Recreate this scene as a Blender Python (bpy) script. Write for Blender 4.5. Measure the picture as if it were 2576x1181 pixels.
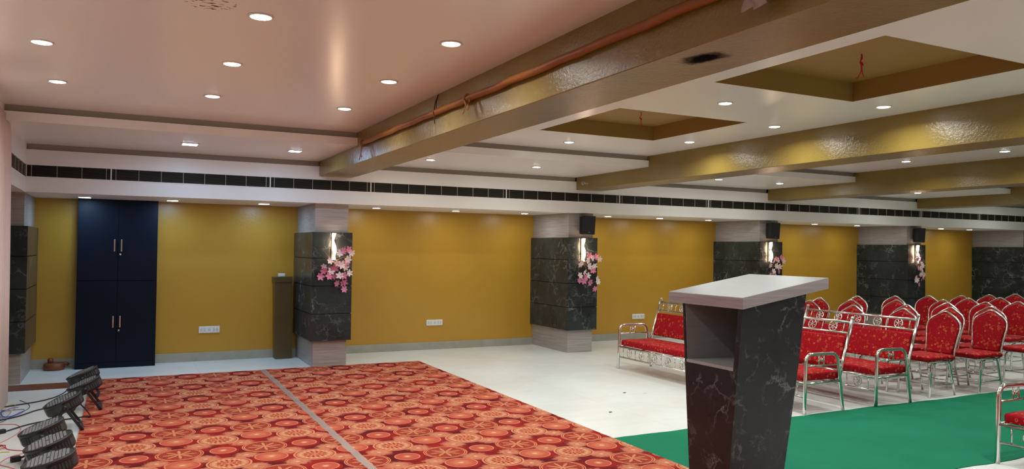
import bpy, math, random
from mathutils import Vector, Matrix
random.seed(7)
for o in list(bpy.data.objects): bpy.data.objects.remove(o)
SC = bpy.context.scene
COL = SC.collection
R = math.radians
PI = math.pi

# ---------------------------------------------------------------- camera
CH = 1.6
F_PX, YAW, PITCH, ROLL = 1936.5, R(26.795), R(1.067), R(0.7523)
cam_d = bpy.data.cameras.new('camera')
cam = bpy.data.objects.new('camera', cam_d); COL.objects.link(cam)
cam_d.sensor_fit = 'HORIZONTAL'; cam_d.sensor_width = 36.0; cam_d.lens = F_PX/2576*36.0
cam_d.clip_start = 0.05; cam_d.clip_end = 200
cp, sp = math.cos(PITCH), math.sin(PITCH)
fwd = Vector((cp*math.sin(YAW), cp*math.cos(YAW), sp))
r0 = Vector((math.cos(YAW), -math.sin(YAW), 0))
d0 = -(r0.cross(fwd))
cr, sr = math.cos(ROLL), math.sin(ROLL)
right = cr*r0 - sr*d0
down = sr*r0 + cr*d0
M = Matrix.Identity(4)
for i in range(3):
    M[i][0] = right[i]; M[i][1] = -down[i]; M[i][2] = -fwd[i]
M[0][3], M[1][3], M[2][3] = 0, 0, CH
cam.matrix_world = M
SC.camera = cam

# ---------------------------------------------------------------- world, exposure, light levels
w = bpy.data.worlds.new('hall_world'); SC.world = w; w.use_nodes = True
w.node_tree.nodes['Background'].inputs[0].default_value = (0.8, 0.78, 0.75, 1)
w.node_tree.nodes['Background'].inputs[1].default_value = 0.02
SC.view_settings.view_transform = 'Standard'
SC.view_settings.look = 'None'
SC.view_settings.gamma = 1
SC.view_settings.use_curve_mapping = False
SC.view_settings.exposure = 0.0
P_MAIN, P_BAY, P_TRAY, P_SOFFIT = 8.0, 12.0, 8.5, 3.5
C_NEUT = (0.95, 1.0, 0.97)
C_COOL = (0.40, 0.67, 1.0)
C_WARM = (1.0, 0.62, 0.34)

# ---------------------------------------------------------------- material helpers
def mat(name, col=(0.5, 0.5, 0.5), rough=0.5, metal=0.0, **k):
    m = bpy.data.materials.new(name); m.use_nodes = True
    b = m.node_tree.nodes['Principled BSDF']
    b.inputs['Base Color'].default_value = (*col, 1)
    b.inputs['Roughness'].default_value = rough
    b.inputs['Metallic'].default_value = metal
    for n, v in k.items():
        b.inputs[n.replace('_', ' ')].default_value = v
    return m

class NT:
    """small wrapper for building node graphs"""
    def __init__(s, m):
        s.t = m.node_tree; s.b = s.t.nodes['Principled BSDF']
    def n(s, typ, **props):
        nd = s.t.nodes.new(typ)
        for k, v in props.items(): setattr(nd, k, v)
        return nd
    def l(s, a, b): s.t.links.new(a, b)
    def val(s, inp, v):
        if hasattr(v, 'is_linked') or isinstance(v, bpy.types.NodeSocket): s.l(v, inp)
        else: inp.default_value = v
    def math(s, op, a, b=0.0, c=0.0):
        nd = s.n('ShaderNodeMath', operation=op)
        s.val(nd.inputs[0], a); s.val(nd.inputs[1], b)
        if len(nd.inputs) > 2: s.val(nd.inputs[2], c)
        return nd.outputs[0]
    def obj(s): return s.n('ShaderNodeTexCoord').outputs['Object']
    def mapping(s, vec, scale=(1, 1, 1), loc=(0, 0, 0), rot=(0, 0, 0)):
        nd = s.n('ShaderNodeMapping')
        s.l(vec, nd.inputs[0]); nd.inputs['Scale'].default_value = scale
        nd.inputs['Location'].default_value = loc; nd.inputs['Rotation'].default_value = rot
        return nd.outputs[0]
    def noise(s, vec, scale, detail=3, rough=0.5, dist=0.0):
        nd = s.n('ShaderNodeTexNoise'); s.l(vec, nd.inputs['Vector'])
        nd.inputs['Scale'].default_value = scale; nd.inputs['Detail'].default_value = detail
        nd.inputs['Roughness'].default_value = rough; nd.inputs['Distortion'].default_value = dist
        return nd.outputs['Fac']
    def ramp(s, fac, stops, interp='LINEAR'):
        nd = s.n('ShaderNodeValToRGB'); s.l(fac, nd.inputs[0])
        cr = nd.color_ramp; cr.interpolation = interp
        while len(cr.elements) < len(stops): cr.elements.new(0.5)
        for e, (p, c) in zip(cr.elements, stops):
            e.position = p
            e.color = (*c, 1) if isinstance(c, tuple) else (c, c, c, 1)
        return nd.outputs[0]
    def mix(s, fac, a, b):
        nd = s.n('ShaderNodeMix', data_type='RGBA')
        s.val(nd.inputs[0], fac)
        for i, v in ((6, a), (7, b)):
            if isinstance(v, tuple): nd.inputs[i].default_value = (*v, 1)
            else: s.l(v, nd.inputs[i])
        return nd.outputs[2]
    def bump(s, h, strength=0.2, dist=0.01):
        nd = s.n('ShaderNodeBump'); nd.inputs['Strength'].default_value = strength
        nd.inputs['Distance'].default_value = dist
        s.l(h, nd.inputs['Height']); s.l(nd.outputs[0], s.b.inputs['Normal'])
    def color(s, c): s.l(c, s.b.inputs['Base Color'])

def smooth(t, x, a, b):
    nd = t.n('ShaderNodeMapRange', interpolation_type='SMOOTHSTEP')
    t.l(x, nd.inputs[0]); nd.inputs[1].default_value = a; nd.inputs[2].default_value = b
    return nd.outputs[0]

def paint(name, c1, c2, rough, bump=0.15, scale=60, spec=0.5):
    m = mat(name, c1, rough); t = NT(m)
    v = t.obj()
    t.color(t.mix(t.ramp(t.noise(v, 1.3, 4), [(0.35, 0.0), (0.7, 1.0)]), c1, c2))
    t.bump(t.noise(v, scale, 4, 0.6), bump, 0.004)
    t.b.inputs['Specular IOR Level'].default_value = spec
    return m

M_WALL = paint('ochre_wall_paint', (0.48, 0.260, 0.027), (0.45, 0.240, 0.024), 0.33, 0.35, 45)
M_WHITE = paint('white_plaster_paint', (0.87, 0.85, 0.80), (0.85, 0.83, 0.78), 0.42, 0.08, 30)
M_TAUPE = paint('taupe_slot_paint', (0.33, 0.30, 0.25), (0.30, 0.27, 0.23), 0.5)
M_COFFER = paint('brown_ochre_coffer_paint', (0.33, 0.20, 0.05), (0.30, 0.185, 0.045), 0.5)

def ceiling_material():
    m = paint('white_ceiling_gloss_paint', (0.90, 0.89, 0.85), (0.88, 0.87, 0.83), 0.24, 0.05, 12, 0.42)
    t = NT(m); v = t.obj()
    base = t.b.inputs['Base Color'].links[0].from_socket
    dx = t.n('ShaderNodeVectorMath', operation='DISTANCE'); t.l(v, dx.inputs[0]); dx.inputs[1].default_value = (0.38, 4.27, 2.86)
    near = t.math('LESS_THAN', dx.outputs['Value'], 0.13)
    fl = t.math('GREATER_THAN', t.noise(t.mapping(v, (1, 2.2, 1), (0, 0, 0), (0, 0, 0.5)), 24, 2), 0.60)
    t.color(t.mix(t.math('MULTIPLY', near, fl), base, (0.20, 0.03, 0.02)))
    return m
M_CEIL = ceiling_material()

def beam_material():
    m = mat('ochre_gloss_beam_paint', (0.4, 0.3, 0.1), 0.22); t = NT(m); v = t.obj()
    c = t.mix(t.ramp(t.noise(v, 2.0, 5), [(0.35, 0.0), (0.7, 1.0)]), (0.24, 0.160, 0.036), (0.21, 0.138, 0.028))
    d = t.n('ShaderNodeVectorMath', operation='DISTANCE')
    t.l(t.mapping(v, (1, 0.62, 1), (0, 0, 0), (0, 0, 0)), d.inputs[0]); d.inputs[1].default_value = (2.45, 2.85*0.62, 2.519)
    n = t.noise(v, 14, 3)
    r = t.math('ADD', d.outputs['Value'], t.math('MULTIPLY', t.math('SUBTRACT', n, 0.5), 0.10))
    soot = t.math('SUBTRACT', 1.0, smooth(t, r, 0.035, 0.105))
    t.color(t.mix(soot, c, (0.012, 0.010, 0.012)))
    b1 = t.noise(v, 42, 5, 0.65); b2 = t.noise(v, 9, 3, 0.5)
    t.bump(t.math('ADD', b1, t.math('MULTIPLY', b2, 0.8)), 0.55, 0.006)
    t.l(t.math('MULTIPLY_ADD', soot, -0.55, 0.55), t.b.inputs['Specular IOR Level'])
    t.l(t.math('MULTIPLY_ADD', soot, 0.6, 0.22), t.b.inputs['Roughness'])
    return m
M_BEAM = beam_material()

def floor_material():
    m = mat('pale_marble_floor_tiles', (0.7, 0.7, 0.66), 0.33); t = NT(m); v = t.obj()
    n1 = t.noise(v, 0.9, 6, 0.6, 0.6); n2 = t.noise(v, 5.0, 5, 0.6)
    c = t.mix(t.ramp(n1, [(0.35, 0.0), (0.68, 1.0)]), (0.72, 0.75, 0.73), (0.63, 0.635, 0.59))
    c = t.mix(t.ramp(n2, [(0.60, 0.0), (0.80, 0.35)]), c, (0.42, 0.40, 0.34))
    br = t.n('ShaderNodeTexBrick'); t.l(t.mapping(v, (1, 1, 1), (0.31, 0.15, 0)), br.inputs[0])
    br.inputs['Scale'].default_value = 1.0; br.offset = 0.0
    br.inputs['Mortar Size'].default_value = 0.0022; br.inputs['Brick Width'].default_value = 1.2; br.inputs['Row Height'].default_value = 1.2
    br.inputs['Mortar Smooth'].default_value = 0.3
    c = t.mix(t.math('MULTIPLY', br.outputs['Fac'], 0.45), c, (0.30, 0.28, 0.24))
    # grime along the foot of the far wall
    t.color(c)
    t.bump(n2, 0.04, 0.004)
    return m
M_FLOOR = floor_material()

def tile_strip(name, c1, c2, rough=0.35):
    m = mat(name, c1, rough); t = NT(m); v = t.obj()
    t.color(t.mix(t.noise(v, 6, 5, 0.6), c1, c2)); return m
M_BASE = tile_strip('grey_skirting_tile', (0.42, 0.41, 0.35), (0.25, 0.24, 0.19))
M_BORDER = tile_strip('dark_red_border_tile', (0.10, 0.022, 0.016), (0.20, 0.06, 0.04))

def laminate(name, c1, c2, axis='z'):
    m = mat(name, c1, 0.4); t = NT(m); v = t.obj()
    sc = (1.5, 1.5, 38) if axis == 'z' else ((1.2, 30, 30))
    n = t.noise(t.mapping(v, sc), 2.0, 5, 0.6, 0.3)
    t.color(t.mix(t.ramp(n, [(0.3, 0.0), (0.7, 1.0)]), c1, c2)); t.bump(n, 0.06, 0.002)
    return m
M_LAM = laminate('grey_wood_grain_laminate', (0.40, 0.37, 0.35), (0.27, 0.235, 0.22))
M_LAMTOP = laminate('pale_wood_grain_laminate', (0.36, 0.315, 0.325), (0.25, 0.205, 0.215))
M_TOPWHITE = laminate('whitish_worktop_laminate', (0.32, 0.325, 0.325), (0.285, 0.285, 0.285), 'x')

def marble(name, base, base2, vein, scale=1.0, amount=1.0):
    m = mat(name, base, 0.26); t = NT(m); v = t.obj(); t.b.inputs['Specular IOR Level'].default_value = 0.32
    wn = t.n('ShaderNodeTexNoise'); t.l(v, wn.inputs['Vector']); wn.inputs['Scale'].default_value = 3.2*scale
    wn.inputs['Detail'].default_value = 5; wn.inputs['Roughness'].default_value = 0.62
    ad = t.n('ShaderNodeVectorMath', operation='MULTIPLY_ADD')
    t.l(wn.outputs['Color'], ad.inputs[0]); ad.inputs[1].default_value = (0.55/scale,)*3; t.l(v, ad.inputs[2])
    vo = t.n('ShaderNodeTexVoronoi', feature='DISTANCE_TO_EDGE'); t.l(ad.outputs[0], vo.inputs['Vector']); vo.inputs['Scale'].default_value = 4.2*scale
    line = t.math('POWER', t.math('SUBTRACT', 1.0, smooth(t, vo.outputs['Distance'], 0.0, 0.09)), 1.6)
    vo2 = t.n('ShaderNodeTexVoronoi', feature='DISTANCE_TO_EDGE'); t.l(ad.outputs[0], vo2.inputs['Vector']); vo2.inputs['Scale'].default_value = 11*scale
    line2 = t.math('SUBTRACT', 1.0, smooth(t, vo2.outputs['Distance'], 0.0, 0.03))
    msk = t.ramp(t.noise(v, 2.7*scale, 4, 0.6), [(0.48, 0.0), (0.72, 1.0)])
    msk2 = t.ramp(t.noise(t.mapping(v, (1, 1, 1), (4, 2, 7)), 3.5*scale, 3, 0.6), [(0.56, 0.0), (0.76, 1.0)])
    f = t.math('ADD', t.math('MULTIPLY', line, msk), t.math('MULTIPLY', t.math('MULTIPLY', line2, msk2), 0.7))
    cl = t.ramp(t.noise(ad.outputs[0], 2.0*scale, 5, 0.6), [(0.3, 0.0), (0.75, 1.0)])
    c = t.mix(cl, base, base2)
    c = t.mix(t.math('MULTIPLY', t.math('MINIMUM', f, 1.0), amount), c, vein)
    t.color(c); return m
M_MARBLE = marble('dark_green_grey_marble_panel', (0.014, 0.018, 0.019), (0.038, 0.048, 0.048), (0.24, 0.26, 0.26), 1.25, 0.75)
M_MARBLE_L = marble('black_veined_marble_laminate', (0.010, 0.010, 0.012), (0.024, 0.023, 0.027), (0.28, 0.27, 0.28), 1.5, 0.62)
M_GROOVE = mat('black_groove', (0.008, 0.008, 0.008), 0.8)

def carpet_material():
    m = mat('red_medallion_carpet', (0.5, 0.1, 0.05), 0.95); t = NT(m)
    PX, PY = 0.62, 0.742
    v = t.obj()
    sx = t.n('ShaderNodeSeparateXYZ'); t.l(v, sx.inputs[0])
    X, Y = sx.outputs[0], sx.outputs[1]
    def cell(cx, cy):
        a = t.math('WRAP', t.math('SUBTRACT', X, 2.894 + cx), PX/2, -PX/2)
        b = t.math('WRAP', t.math('SUBTRACT', Y, 5.605 + cy), PY/2, -PY/2)
        r = t.math('SQRT', t.math('ADD', t.math('MULTIPLY', a, a), t.math('MULTIPLY', b, b)))
        return a, b, r
    def disc(r, rad, e=0.004):
        return t.math('SUBTRACT', 1.0, smooth(t, r, rad - e, rad + e))
    def ring(r, rad, wd):
        return disc(t.math('ABSOLUTE', t.math('SUBTRACT', r, rad)), wd, 0.0015)
    fine = t.noise(v, 140, 3, 0.7); mid = t.noise(v, 34, 4, 0.7)
    ORG = (0.44, 0.085, 0.045); ORG2 = (0.50, 0.165, 0.075); RED = (0.27, 0.010, 0.007); DRK = (0.10, 0.003, 0.006); GOLD = (0.58, 0.27, 0.13); CRM = (0.60, 0.36, 0.20)
    c = t.mix(t.ramp(t.noise(v, 3.3, 2), [(0.4, 0.0), (0.6, 1.0)]), RED, DRK)
    # soft fluffy blossoms between the medallions
    for (cx, cy, rad) in ((0.165, -0.205, 0.115), (-0.165, -0.205, 0.10), (0.15, 0.20, 0.11), (-0.15, 0.20, 0.11), (0.31, -0.08, 0.0)):
        if rad == 0: continue
        a, b, r = cell(cx, cy)
        r2 = t.math('ADD', r, t.math('MULTIPLY', t.math('SUBTRACT', mid, 0.5), 0.16))
        f = t.math('SUBTRACT', 1.0, smooth(t, r2, rad*0.62, rad*1.02))
        c = t.mix(t.math('MULTIPLY', f, 0.92), c, t.mix(t.ramp(mid, [(0.35, 0.0), (0.65, 1.0)]), (0.46, 0.11, 0.07), (0.56, 0.235, 0.12)))
        c = t.mix(t.math('MULTIPLY', disc(r, 0.016, 0.006), 0.9), c, CRM)
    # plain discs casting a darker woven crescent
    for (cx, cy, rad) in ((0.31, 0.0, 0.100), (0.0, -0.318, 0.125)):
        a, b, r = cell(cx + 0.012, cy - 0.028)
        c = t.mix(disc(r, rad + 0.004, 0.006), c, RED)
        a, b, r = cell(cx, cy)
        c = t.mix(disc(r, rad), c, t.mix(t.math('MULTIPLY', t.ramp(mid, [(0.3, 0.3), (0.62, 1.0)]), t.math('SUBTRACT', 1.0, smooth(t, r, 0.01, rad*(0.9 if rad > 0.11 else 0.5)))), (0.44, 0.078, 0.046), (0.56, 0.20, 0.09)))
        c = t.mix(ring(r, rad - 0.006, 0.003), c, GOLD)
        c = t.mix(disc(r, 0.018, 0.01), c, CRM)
    # medallion with beads
    a, b, r = cell(0.31, 0.352)
    ang = t.math('ARCTAN2', b, a)
    c = t.mix(disc(r, 0.158), c, t.mix(t.ramp(fine, [(0.4, 0.0), (0.6, 1.0)]), (0.46, 0.13, 0.065), (0.54, 0.22, 0.11)))
    c = t.mix(t.math('MULTIPLY', ring(r, 0.156, 0.0035), 0.9), c, GOLD)
    c = t.mix(ring(r, 0.141, 0.003), c, RED)
    beads = t.math('GREATER_THAN', t.math('SINE', t.math('MULTIPLY', ang, 18)), 0.1)
    c = t.mix(t.math('MULTIPLY', beads, ring(r, 0.108, 0.011)), c, CRM)
    beads2 = t.math('GREATER_THAN', t.math('SINE', t.math('MULTIPLY', ang, 12)), 0.2)
    c = t.mix(t.math('MULTIPLY', beads2, ring(r, 0.072, 0.014)), c, RED)
    beads3 = t.math('GREATER_THAN', t.math('SINE', t.math('MULTIPLY', ang, 8)), 0.0)
    c = t.mix(t.math('MULTIPLY', beads3, ring(r, 0.036, 0.012)), c, (0.35, 0.02, 0.01))
    # medallion with a pale star
    a, b, r = cell(0, 0)
    ang = t.math('ARCTAN2', b, a)
    c = t.mix(disc(r, 0.170), c, t.mix(t.ramp(mid, [(0.4, 0.0), (0.6, 1.0)]), RED, (0.50, 0.07, 0.03)))
    c = t.mix(ring(r, 0.168, 0.003), c, GOLD)
    c = t.mix(disc(r, 0.150, 0.004), c, t.mix(t.ramp(fine, [(0.4, 0.0), (0.62, 1.0)]), (0.17, 0.008, 0.010), (0.44, 0.07, 0.035)))
    c = t.mix(ring(r, 0.151, 0.003), c, GOLD)
    pet = t.math('ABSOLUTE', t.math('COSINE', t.math('MULTIPLY', ang, 4)))
    lim = t.math('MULTIPLY_ADD', t.math('POWER', pet, 3.0), 0.105, 0.022)
    star = smooth(t, t.math('SUBTRACT', lim, r), 0.0, 0.010)
    c = t.mix(t.math('MULTIPLY', star, 0.9), c, t.mix(t.ramp(fine, [(0.4, 0.0), (0.6, 1.0)]), ORG2, GOLD))
    # weave speckle
    c = t.mix(t.math('MULTIPLY', t.ramp(fine, [(0.5, 0.0), (0.75, 1.0)]), 0.25), c, (0.16, 0.012, 0.01))
    t.color(c)
    t.bump(t.noise(v, 400, 2), 0.3, 0.004)
    t.b.inputs['Specular IOR Level'].default_value = 0.15
    return m
M_CARPET = carpet_material()

def green_material():
    m = mat('green_aisle_carpet', (0.02, 0.22, 0.12), 0.95); t = NT(m); v = t.obj()
    c = t.mix(t.ramp(t.noise(v, 1.5, 5, 0.6), [(0.3, 0.0), (0.7, 1.0)]), (0.009, 0.150, 0.074), (0.013, 0.175, 0.092))
    t.color(c); t.bump(t.noise(v, 300, 2), 0.2, 0.003); t.b.inputs['Specular IOR Level'].default_value = 0.1
    return m
M_GREEN = green_material()

def fabric_material():
    m = mat('red_floral_upholstery', (0.4, 0.01, 0.02), 0.7); t = NT(m); v = t.obj()
    vo = t.n('ShaderNodeTexVoronoi', feature='F1'); t.l(v, vo.inputs['Vector']); vo.inputs['Scale'].default_value = 23
    vo.inputs['Randomness'].default_value = 0.75
    d = vo.outputs['Distance']
    wob = t.math('ADD', d, t.math('MULTIPLY', t.math('SUBTRACT', t.noise(v, 90, 2), 0.5), 0.16))
    rg = t.math('SUBTRACT', 1.0, smooth(t, t.math('ABSOLUTE', t.math('SUBTRACT', wob, 0.26)), 0.03, 0.07))
    core = t.math('SUBTRACT', 1.0, smooth(t, wob, 0.06, 0.11))
    sep = t.n('ShaderNodeSeparateColor'); t.l(vo.outputs['Color'], sep.inputs[0])
    pick = t.math('GREATER_THAN', sep.outputs[0], 0.42)
    f = t.math('MULTIPLY', t.math('MAXIMUM', rg, core), pick)
    # thin trailing stems
    wv = t.n('ShaderNodeTexVoronoi', feature='DISTANCE_TO_EDGE'); t.l(t.mapping(v, (1, 1, 1), (0.3, 0.2, 0.1)), wv.inputs['Vector']); wv.inputs['Scale'].default_value = 13
    stem = t.math('MULTIPLY', t.math('SUBTRACT', 1.0, smooth(t, wv.outputs['Distance'], 0.0, 0.035)), t.ramp(t.noise(v, 25, 2), [(0.5, 0.0), (0.6, 0.6)]))
    base = t.mix(t.noise(v, 60, 3), (0.38, 0.002, 0.010), (0.24, 0.001, 0.006))
    c = t.mix(t.math('MULTIPLY', t.math('MAXIMUM', f, stem), 0.75), base, (0.60, 0.19, 0.05))
    t.color(c)
    t.b.inputs['Specular IOR Level'].default_value = 0.15
    t.b.inputs['Sheen Weight'].default_value = 0.04
    t.b.inputs['Sheen Roughness'].default_value = 0.4
    t.b.inputs['Sheen Tint'].default_value = (1.0, 0.35, 0.3, 1)
    t.bump(t.noise(v, 250, 2), 0.15, 0.002)
    return m
M_FABRIC = fabric_material()
M_CHROME = mat('polished_steel', (0.72, 0.71, 0.69), 0.13, 1.0)
M_BLACKPL = mat('black_plastic', (0.012, 0.012, 0.013), 0.42)
M_PARFACE = mat('dark_grey_plastic_grille', (0.030, 0.034, 0.036), 0.35)
M_PARRIB = mat('grey_lens_ribs', (0.22, 0.23, 0.24), 0.3)
M_SPEAKER = mat('matt_black_cloth', (0.008, 0.008, 0.009), 0.7)
M_SILVER = mat('silver_badge', (0.6, 0.6, 0.6), 0.3, 1.0)
M_NAVY = paint('dark_navy_laminate', (0.002, 0.0055, 0.013), (0.003, 0.0065, 0.015), 0.48, 0.02, 30, 0.15)
M_PLATE = mat('white_switch_plastic', (0.72, 0.72, 0.70), 0.35)
M_SWITCH = mat('off_white_switch_rocker', (0.55, 0.55, 0.53), 0.4)
M_GRILLEBAR = mat('cream_grille_bar', (0.36, 0.33, 0.27), 0.4)
M_SLAT = mat('dark_brown_grille_slat', (0.13, 0.115, 0.09), 0.5)
M_GRILLEDARK = mat('dark_duct_interior', (0.012, 0.010, 0.008), 0.8)
M_CABLE = mat('black_cable', (0.01, 0.01, 0.011), 0.5)
M_WIRES = {'red': mat('red_wire', (0.55, 0.02, 0.02), 0.45), 'pink': mat('pink_wire', (0.75, 0.20, 0.20), 0.45), 'blue': mat('blue_wire', (0.03, 0.06, 0.40), 0.45),
           'yellow': mat('yellow_wire', (0.65, 0.42, 0.03), 0.45), 'dark': mat('dark_wire', (0.04, 0.02, 0.015), 0.5), 'lilac': mat('lilac_wire', (0.35, 0.25, 0.5), 0.5)}
M_POT = mat('reddish_brown_wood', (0.17, 0.045, 0.012), 0.45)

def wood_material(name, c1, c2):
    m = mat(name, c1, 0.45); t = NT(m); v = t.obj()
    n = t.noise(t.mapping(v, (14, 1.0, 14)), 3, 4, 0.6)
    t.color(t.mix(n, c1, c2)); t.bump(n, 0.2, 0.003); return m
M_POLE = wood_material('orange_brown_pole_wood', (0.36, 0.12, 0.014), (0.18, 0.05, 0.007))

def trunk_material():
    m = mat('worn_olive_brown_box', (0.10, 0.07, 0.02), 0.35); t = NT(m); v = t.obj()
    c = t.mix(t.noise(v, 4, 5, 0.65), (0.115, 0.080, 0.022), (0.055, 0.035, 0.012))
    d = t.n('ShaderNodeVectorMath', operation='DISTANCE'); t.l(t.mapping(v, (1.6, 0, 1)), d.inputs[0]); d.inputs[1].default_value = (2.06*1.6, 0, 0.88)
    near = t.math('SUBTRACT', 1.0, smooth(t, d.outputs['Value'], 0.10, 0.30))
    wv = t.n('ShaderNodeTexVoronoi', feature='DISTANCE_TO_EDGE'); t.l(t.mapping(v, (1, 1, 0.6)), wv.inputs['Vector']); wv.inputs['Scale'].default_value = 20
    sc = t.math('MULTIPLY', t.math('SUBTRACT', 1.0, smooth(t, wv.outputs['Distance'], 0.0, 0.05)), t.ramp(t.noise(v, 22, 4), [(0.50, 0.0), (0.6, 1.0)]))
    t.color(t.mix(t.math('MULTIPLY', sc, near), c, (0.5, 0.47, 0.40)))
    return m
M_TRUNK = trunk_material()

def curtain_material():
    m = mat('pinkish_white_curtain_cloth', (0.74, 0.60, 0.56), 0.85); t = NT(m); v = t.obj()
    t.color(t.mix(t.noise(v, 5, 3), (0.76, 0.62, 0.57), (0.70, 0.56, 0.52))); return m
M_CURTAIN = curtain_material()
M_CLOTH = mat('pale_pinkish_cloth', (0.42, 0.34, 0.30), 0.9)
M_CLOTHBR = mat('tan_brown_cloth', (0.38, 0.18, 0.08), 0.9)
M_PINKB = mat('deep_pink_petal', (0.62, 0.19, 0.31), 0.6)
M_WHITEB = mat('pale_cream_pink_petal', (0.80, 0.66, 0.64), 0.6)
M_STEM = mat('brown_twig', (0.16, 0.08, 0.05), 0.7)

def tape_material():
    m = mat('clear_plastic_tape', (0.50, 0.44, 0.40), 0.16); t = NT(m); v = t.obj()
    t.bump(t.noise(t.mapping(v, (3, 1, 1)), 30, 4, 0.7), 0.6, 0.004)
    t.b.inputs['Alpha'].default_value = 0.65
    return m
M_TAPE = tape_material()

def emis(name, col, strength, base=(0.8, 0.8, 0.8)):
    m = mat(name, base, 0.4); b = m.node_tree.nodes['Principled BSDF']
    b.inputs['Emission Color'].default_value = (*col, 1); b.inputs['Emission Strength'].default_value = strength
    return m
M_LEDN = emis('neutral_led_diffuser', (0.97, 1.0, 0.97), 45.0)
M_LEDC = emis('cool_led_diffuser', (0.60, 0.80, 1.0), 34.0)
M_LEDW = emis('warm_glowing_tube', (1.0, 0.66, 0.42), 45.0)
M_RING = mat('white_light_trim_ring', (0.7, 0.68, 0.64), 0.35)

# ---------------------------------------------------------------- mesh helpers
class MB:
    def __init__(s): s.v = []; s.f = []; s.sm = []
    def add(s, vs, fs, sm=False):
        o = len(s.v); s.v += [tuple(v) for v in vs]
        s.f += [tuple(i+o for i in f) for f in fs]; s.sm += [sm]*len(fs)
    def box(s, x0, x1, y0, y1, z0, z1):
        s.add([(x0,y0,z0),(x1,y0,z0),(x1,y1,z0),(x0,y1,z0),(x0,y0,z1),(x1,y0,z1),(x1,y1,z1),(x0,y1,z1)],
              [(0,3,2,1),(4,5,6,7),(0,1,5,4),(1,2,6,5),(2,3,7,6),(3,0,4,7)])
    def hexa(s, c):   # 8 corners, bottom 4 then top 4
        s.add(c, [(0,3,2,1),(4,5,6,7),(0,1,5,4),(1,2,6,5),(2,3,7,6),(3,0,4,7)])
    def tube(s, pts, r, n=10, closed=False):
        pts = [Vector(p) for p in pts]; m = len(pts)
        rs = r if isinstance(r, (list, tuple)) else [r]*m
        vs = []; up = None
        for i, p in enumerate(pts):
            if closed: t = pts[(i+1) % m] - pts[i-1]
            else: t = pts[min(i+1, m-1)] - pts[max(i-1, 0)]
            if t.length < 1e-9: t = Vector((0, 0, 1))
            t.normalize()
            if up is None:
                a = Vector((0, 0, 1)) if abs(t.z) < 0.9 else Vector((1, 0, 0))
                up = (a - t*a.dot(t)).normalized()
            else:
                up = (up - t*up.dot(t)).normalized()
            b = t.cross(up)
            for k in range(n):
                q = 2*PI*k/n
                vs.append(p + (up*math.cos(q) + b*math.sin(q))*rs[i])
        fs = []
        for i in range(m if closed else m-1):
            for k in range(n):
                j = (i+1) % m
                fs.append((i*n+k, i*n+(k+1) % n, j*n+(k+1) % n, j*n+k))
        s.add(vs, fs, True)
        if not closed:
            o = len(s.v) - len(vs)
            s.f.append(tuple(o+k for k in reversed(range(n)))); s.sm.append(False)
            s.f.append(tuple(o+(m-1)*n+k for k in range(n))); s.sm.append(False)
    def lathe(s, prof, n=24, mtx=None):
        vs = []
        for (r, z) in prof:
            for k in range(n):
                q = 2*PI*k/n; v = Vector((r*math.cos(q), r*math.sin(q), z))
                vs.append(mtx @ v if mtx else v)
        fs = []
        for i in range(len(prof)-1):
            for k in range(n): fs.append((i*n+k, i*n+(k+1) % n, (i+1)*n+(k+1) % n, (i+1)*n+k))
        fs.append(tuple(reversed(range(n)))); fs.append(tuple((len(prof)-1)*n+k for k in range(n)))
        s.add(vs, fs, True)
    def sphere(s, c, r, n=10):
        prof = [(max(1e-4, r*math.sin(PI*i/n)), -r*math.cos(PI*i/n)) for i in range(n+1)]
        s.lathe(prof, n+2, Matrix.Translation(c))
    def prism(s, poly, z0, z1, mtx=None):
        n = len(poly)
        vs = [Vector((x, y, z0)) for x, y in poly] + [Vector((x, y, z1)) for x, y in poly]
        if mtx: vs = [mtx @ v for v in vs]
        s.add(vs, [tuple(reversed(range(n))), tuple(range(n, 2*n))] + [(i, (i+1) % n, (i+1) % n+n, i+n) for i in range(n)])
    def build(s, name, m, parent=None, bevel=0, segs=2):
        me = bpy.data.meshes.new(name); me.from_pydata(s.v, [], s.f); me.update()
        me.polygons.foreach_set('use_smooth', s.sm)
        me.materials.append(m)
        o = bpy.data.objects.new(name, me); COL.objects.link(o)
        if parent is not None: o.parent = parent
        if bevel:
            b = o.modifiers.new('bevel', 'BEVEL'); b.width = bevel; b.segments = segs; b.limit_method = 'ANGLE'; b.angle_limit = R(40)
            me.polygons.foreach_set('use_smooth', [True]*len(me.polygons))
            wn = o.modifiers.new('wn', 'WEIGHTED_NORMAL'); wn.keep_sharp = True
        return o

def rnd_corners(pts, r, seg=5):
    """round the inner corners of a polyline"""
    pts = [Vector(p) for p in pts]; out = [pts[0]]
    for i in range(1, len(pts)-1):
        a, b, c = pts[i-1], pts[i], pts[i+1]
        ra = min(r, (a-b).length*0.48, (c-b).length*0.48)
        p, q = b + (a-b).normalized()*ra, b + (c-b).normalized()*ra
        for k in range(seg+1):
            u = k/seg
            out.append(p*(1-u)**2 + b*2*u*(1-u) + q*u*u)
    out.append(pts[-1]); return out

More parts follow.
